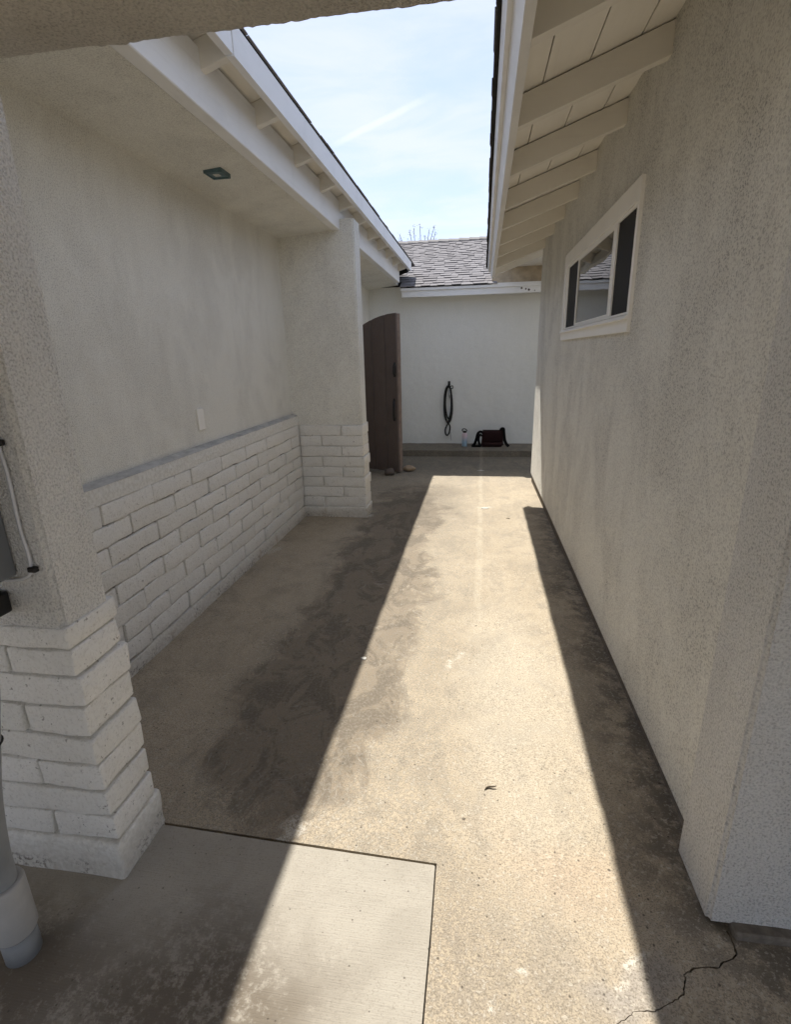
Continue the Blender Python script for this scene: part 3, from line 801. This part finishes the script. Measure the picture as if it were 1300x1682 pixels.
gate_piece('hinge_stile', .88, .969, .029, .098, gz(6.9) + .022, lambda u: arch(u) - .004, M_GATE, gt)
for z in (.25, 1.45): gate_piece('cross_rail', .092, .878, .029, .07, z, lambda u, z=z: z + .09, M_GATE, gt, 1)
def on_gate(u, t, z): return F0 + gd * u + gn * t + Vector((0, 0, z))
bm = bmesh.new(); tube(bm, spline([on_gate(.05, -.004, .925), on_gate(.05, -.012, .90), on_gate(.035, -.042, .84), on_gate(.035, -.044, .73), on_gate(.055, -.014, .665), on_gate(.055, -.004, .640)], 6), .015, 8)
for z in (.90, .665):
    c = on_gate(.052, -.004, z)
    vs = [bm.verts.new(c + gd * (.018 * math.cos(a)) + Vector((0, 0, .034 * math.sin(a))) + gn * (-.003)) for a in (k * math.pi / 4 for k in range(8))]; bm.faces.new(vs)
hd = obj('pull_handle', bm, M_IRON, gt, True)
bm = bmesh.new(); tube(bm, spline([on_gate(.032, -.004, 1.372), on_gate(.028, -.03, 1.34), on_gate(.028, -.034, 1.26), on_gate(.034, -.004, 1.225)], 6), .014, 8)
prof = [(.05, 1.20), (.015, 1.21), (.008, 1.29), (.015, 1.37), (.032, 1.395), (.055, 1.37), (.062, 1.29)]
vs = [bm.verts.new(on_gate(u, -.005, z)) for u, z in prof]; bm.faces.new(vs)
vs2 = [bm.verts.new(on_gate(u, -.0005, z)) for u, z in prof]; bm.faces.new(vs2[::-1])
for i in range(len(prof)): bm.faces.new((vs[i], vs2[i], vs2[(i + 1) % len(prof)], vs[(i + 1) % len(prof)]))
obj('latch', bm, M_IRON, gt, True)

def rock(name, loc, size, seed, mat, label):
    bm = bmesh.new(); bmesh.ops.create_icosphere(bm, subdivisions=3, radius=1)
    for v in bm.verts:
        d = 1 + mnoise.noise(v.co * 1.3 + Vector((seed, 0, 0))) * .35 + mnoise.noise(v.co * 3 + Vector((seed, 5, 0))) * .08
        v.co = Vector((v.co.x * size[0], v.co.y * size[1], v.co.z * size[2])) * d
    zmin = min(v.co.z for v in bm.verts)
    for v in bm.verts: v.co.z -= zmin + .003; v.co.x += loc[0]; v.co.y += loc[1]; v.co.z += gz(loc[1])
    return tag(obj(name, bm, mat, None, True), label, 'rock')
rock('rock', (-1.135, 6.70, 0), (.075, .06, .050), 3.1, M_ROCK_D, 'dark rounded rock on the floor in front of the open gate')
rock('rock', (-.905, 6.99, 0), (.085, .07, .036), 8.4, M_ROCK_T, 'flat tan rock wedged beside the free edge of the gate')

# ================================================================== things at the far wall
hk = thing('wall_hook', (-.446, FW, .98), 'small black hook on the far wall holding the looped cord', 'hook')
bm = box(-.466, -.426, FW - .012, FW - .001, .955, 1.035, .003); obj('plate', bm, M_IRON, hk)
bm = bmesh.new(); tube(bm, spline([(-.446, FW - .012, 1.02), (-.446, FW - .05, 1.0), (-.446, FW - .062, .965), (-.446, FW - .045, .95)], 6), .008, 8); obj('prong', bm, M_IRON, hk, True)
cd = thing('looped_cord', (-.446, FW - .04, .12), 'black cord looped over a hook on the far wall', 'cord')
cy = FW - .030
def loop(w_, top, bot, ph, dx_=0):
    pts = []
    for k in range(25):
        a = 2 * math.pi * k / 24
        s = math.sin(a); zz = (top + bot) / 2 + (top - bot) / 2 * math.cos(a)
        pts.append((-.452 + dx_ + w_ * s * (1 + .15 * math.cos(a + ph)), cy + .010 * math.cos(a * 2 + ph), zz))
    return pts
for args in ((.062, .965, .345, .3, -.006), (.050, .96, .425, 1.2, .004), (.068, .95, .36, 2.4, .0)):
    bm = bmesh.new(); tube(bm, loop(*args), .0135, 8); obj('cord_loop', bm, M_BLACK, cd, True)
bm = bmesh.new(); tube(bm, spline([(-.40, cy - .02, .66), (-.42, cy - .02, .50), (-.455, cy - .02, .36), (-.50, cy - .015, .25), (-.497, cy - .01, .17), (-.465, cy - .01, .145), (-.435, cy - .012, .20), (-.425, cy - .014, .30), (-.47, cy - .02, .37)], 6), .012, 8)
obj('cord_end', bm, M_BLACK, cd, True)
bm = bmesh.new(); tube(bm, spline([(-.42, cy - .02, .95), (-.392, cy - .02, .965), (-.378, cy - .02, .94), (-.395, cy - .02, .915), (-.42, cy - .02, .925)], 5), .007, 6); obj('clip', bm, M_BLACK, cd, True)
bm = bmesh.new(); tube(bm, [(-.44, cy - .025, .90), (-.437, cy - .025, .82), (-.432, cy - .025, .76)], [.010, .014, .008], 8); obj('clasp', bm, M_STEEL, cd, True)
bm = bmesh.new(); tube(bm, spline([(-.43, cy - .01, .30), (-.418, cy - .012, .19), (-.405, cy - .012, .10), (-.40, cy - .01, .06)], 5), .005, 6); obj('loose_end', bm, M_STEEL, cd, True)

bt = thing('water_bottle', (-.170, 8.50, 0), 'pink and pale blue water bottle with black lid standing by the bag', 'bottle')
bm = bmesh.new(); lathe(bm, [(.040, .003), (.044, .008), (.044, .19), (.041, .208), (.030, .222), (.030, .228)], -.170, 8.50); obj('body', bm, M_BOTTLE, bt, True)
bm = bmesh.new(); lathe(bm, [(.029, .228), (.030, .232), (.030, .252), (.026, .258)], -.170, 8.50); obj('lid', bm, M_BLACK, bt, True)
bm = bmesh.new(); tube(bm, spline([(-.195, 8.50, .248), (-.212, 8.50, .268), (-.195, 8.50, .288), (-.160, 8.50, .286), (-.138, 8.50, .268), (-.142, 8.50, .248)], 6), .008, 8); obj('carry_loop', bm, M_BLACK, bt, True)

bg_ = thing('messenger_bag', (.275, 8.48, 0), 'dark maroon shoulder bag with black straps slumped on the step', 'bag')
bm = bmesh.new(); bx(bm, .105, .450, 8.42, 8.54, .006, .262)
bmesh.ops.bevel(bm, geom=bm.edges[:], offset=.022, segments=3, affect='EDGES')
bmesh.ops.subdivide_edges(bm, edges=[e for e in bm.edges if e.calc_length() > .08], cuts=5, use_grid_fill=True)
for v in bm.verts:
    t_ = (v.co.z - .006) / .256; v.co.x += (.275 - v.co.x) * .06 * t_; v.co.y += .05 * t_
    v.co += mnoise.noise_vector(v.co * 9) * .012; v.co.z = max(v.co.z, .003)
obj('body', bm, M_CANVAS, bg_, True)
bm = bmesh.new(); nx, nz = 12, 8; gr = []
for i in range(nx + 1):
    gr.append([])
    for j in range(nz + 1):
        x = .120 + .318 * i / nx; z = .272 - .185 * j / nz
        y = 8.408 + .045 * (z / .27) + mnoise.noise(Vector((x * 9, z * 9, 3))) * .012 - (.0 if j else -.05)
        gr[-1].append(bm.verts.new((x, y, z)))
for i in range(nx):
    for j in range(nz): bm.faces.new((gr[i][j], gr[i + 1][j], gr[i + 1][j + 1], gr[i][j + 1]))
r_ = bmesh.ops.solidify(bm, geom=bm.faces[:], thickness=.006)
obj('flap', bm, M_CANVAS, bg_, True)
def strap(name, pts, wd):
    bm = bmesh.new(); P_ = spline(pts, 6); rows = []
    for i, p in enumerate(P_):
        d = (P_[min(i + 1, len(P_) - 1)] - P_[max(i - 1, 0)]).normalized(); sd = d.cross(Vector((0, -.8, .6))).normalized()
        rows.append([bm.verts.new(p - sd * wd / 2), bm.verts.new(p + sd * wd / 2)])
    for a, b in zip(rows, rows[1:]): bm.faces.new((a[0], a[1], b[1], b[0]))
    bmesh.ops.solidify(bm, geom=bm.faces[:], thickness=.007); return obj(name, bm, M_STRAP, bg_, True)
strap('strap', [(.125, 8.49, .225), (.085, 8.49, .245), (.045, 8.48, .215), (.025, 8.47, .14), (.0, 8.46, .06), (-.035, 8.45, .012), (.03, 8.45, .010), (.085, 8.46, .02)], .045)
strap('strap', [(.115, 8.46, .18), (.075, 8.45, .20), (.055, 8.44, .13), (.075, 8.43, .05), (.10, 8.43, .012)], .04)
strap('strap', [(.405, 8.50, .24), (.420, 8.50, .285), (.452, 8.50, .288), (.460, 8.49, .22), (.475, 8.48, .12), (.505, 8.46, .05), (.545, 8.45, .010)], .05)

# ================================================================== utilities on the near pillar
ub = thing('meter_box', (-1.30, .97, .985), 'dark grey electrical enclosure on the near pillar, cut by the left frame edge', 'electrical box')
bm = box(-1.50, -1.128, .865, 1.027, .990, 1.52, .006, 2); obj('body', bm, M_BOX, ub)
obj('cover', box(-1.495, -1.133, .852, .8645, .996, 1.514, .003), M_BOX, ub)
jb = thing('junction_box', (-1.2, 1.0, .88), 'small black box below the grey enclosure on the near pillar', 'electrical box')
obj('body', box(-1.235, -1.168, .975, 1.026, .888, .945, .006, 2), M_BLACK, jb)
obj('lid', box(-1.230, -1.173, .968, .9745, .893, .940, .002), M_BLACK, jb)
cb = thing('white_cable', (-1.10, 1.02, .97), 'thin white cable clipped to the near pillar beside the grey enclosure', 'cable')
bm = bmesh.new(); tube(bm, spline([(-1.085, 1.022, 1.60), (-1.090, 1.022, 1.45), (-1.088, 1.0225, 1.33), (-1.0815, 1.0225, 1.25), (-1.085, 1.0225, 1.12), (-1.080, 1.0225, 1.05), (-1.084, 1.0225, 1.005), (-1.105, 1.0225, .985), (-1.14, 1.02, .978), (-1.25, 1.01, .976)], 7), .0045, 8); obj('cord', bm, M_CABLE, cb, True)
for x, z in ((-1.085, 1.325), (-1.078, 1.010)):
    bm = box(x - .008, x + .016, 1.012, 1.0275, z - .007, z + .007, .003); obj('clip', bm, M_BLACK, cb)
cp = thing('conduit_pipe', (-1.135, .80, gz(.8)), 'thick grey plastic pipe with coupling at the left edge by the pillar', 'pipe')
pr = .036; cxp = -1.166
bm = bmesh.new(); tube(bm, spline([(cxp, .80, .10), (cxp, .80, .26), (cxp + .006, .80, .36), (cxp + .03, .803, .52), (cxp + .07, .81, .70), (cxp + .085, .83, .86), (cxp + .02, .86, 1.0)], 7), pr, 24); obj('pipe', bm, M_PVC, cp, True)
bm = bmesh.new(); lathe(bm, [(pr + .011, .075), (pr + .013, .080), (pr + .013, .232), (pr + .010, .240), (pr + .001, .240)], cxp, .80, 28); obj('coupling', bm, M_PVC2, cp, True)
bm = bmesh.new(); lathe(bm, [(pr + .006, gz(.8) - .01), (pr + .006, .074)], cxp, .80, 28); obj('lower_collar', bm, M_PVC, cp, True)
bm = bmesh.new()
for k in range(12):
    pass
tube(bm, [(cxp + .0585 + .040 * math.cos(a), .808 + .040 * math.sin(a), .66) for a in (2 * math.pi * k / 24 for k in range(25))], .004, 6); obj('clamp_ring', bm, M_BLACK, cp, True)

# ================================================================== small litter
def leaf(loc, ang, L, label):
    bm = bmesh.new(); n = 14; P_ = []; rr = []
    for i in range(n + 1):
        t_ = i / n; P_.append(((t_ - .5) * L, .006 * math.sin(t_ * 5.0), .0035 + .006 * t_ * t_)); rr.append(.0006 + .0026 * math.sin(math.pi * t_) ** .8)
    tube(bm, P_, rr, 7)
    M = Matrix.Translation((loc[0], loc[1], gz(loc[1]))) @ Matrix.Rotation(ang, 4, 'Z')
    bmesh.ops.transform(bm, matrix=M, verts=bm.verts)
    return tag(obj('dry_leaf', bm, M_LEAF, None, True), label, 'leaf')
leaf((.083, 1.512), .55, .048, 'curled dark leaf lying on the sunlit concrete')
leaf((.335, 4.83), -.2, .045, 'tiny dark leaf scrap on the sunlit concrete near the right wall shadow')
def chip(x, y, s, seed, label):
    bm = bmesh.new(); rnd = random.Random(seed); n = 9
    top = [bm.verts.new((x + s * math.cos(a) * rnd.uniform(.4, 1.2), y + s * .6 * math.sin(a) * rnd.uniform(.4, 1.2), gz(y) + .004 + rnd.uniform(0, .004))) for a in (2 * math.pi * k / n for k in range(n))]
    f = bm.faces.new(top); r = bmesh.ops.extrude_face_region(bm, geom=[f])
    for v in r['geom']:
        if isinstance(v, bmesh.types.BMVert): v.co.z -= .0035
    return tag(obj('paint_chip', bm, M_CHIP, None), label, 'paint chip')
chip(-.548, 2.285, .020, 1, 'pale flake on the edge of the left shadow')
chip(.118, 5.17, .035, 2, 'pale flake in the middle of the far sunlit concrete')
chip(.09, 7.05, .05, 4, 'pale flake in the dark yard just beyond the sunlit patch')

# ================================================================== shrub behind the far roof
sh = thing('bare_shrub', (-1.4, 13.4, gz(13.4)), 'sparse dry shrub tops showing above the far roof ridge', 'shrub')
bm = bmesh.new(); tube(bm, spline([(-1.4, 13.4, gz(13.4)), (-1.36, 13.4, 1.2), (-1.42, 13.38, 2.4), (-1.4, 13.4, 3.2)], 4), [.05] * 5 + [.04] * 4 + [.03] * 4, 8); obj('trunk', bm, M_BARK, sh, True)
tops = [(-1.92, 4.06), (-1.84, 4.16), (-1.72, 4.08), (-1.62, 4.19), (-1.48, 4.24), (-1.36, 4.30), (-1.26, 4.14), (-1.14, 4.20), (-1.04, 4.23), (-.99, 4.13)]
rnd = random.Random(5)
for tx, tzv in tops:
    y = 13.4 + rnd.uniform(-.3, .3)
    P_ = spline([(-1.4, 13.4, 3.1), ((tx - 1.4) / 2 + rnd.uniform(-.05, .05), y, 3.6), (tx + rnd.uniform(-.03, .03), y, tzv)], 6)
    bm = bmesh.new(); tube(bm, P_, [.014 - .0085 * i / (len(P_) - 1) for i in range(len(P_))], 5)
    st = obj('stem', bm, M_BARK, sh)
    bm = bmesh.new()
    for q in range(16):
        p = P_[-1 - int(rnd.random() ** 1.6 * 6)] + Vector((rnd.gauss(0, .03), rnd.gauss(0, .03), rnd.gauss(0, .025)))
        d = Vector((rnd.gauss(0, 1), rnd.gauss(0, 1), rnd.gauss(0, 1))).normalized() * rnd.uniform(.012, .028); e = d.orthogonal().normalized() * .008
        bm.faces.new([bm.verts.new(p - e), bm.verts.new(p + d), bm.verts.new(p + e), bm.verts.new(p - d * .6)])
    obj('seed_head', bm, M_BUD, st)
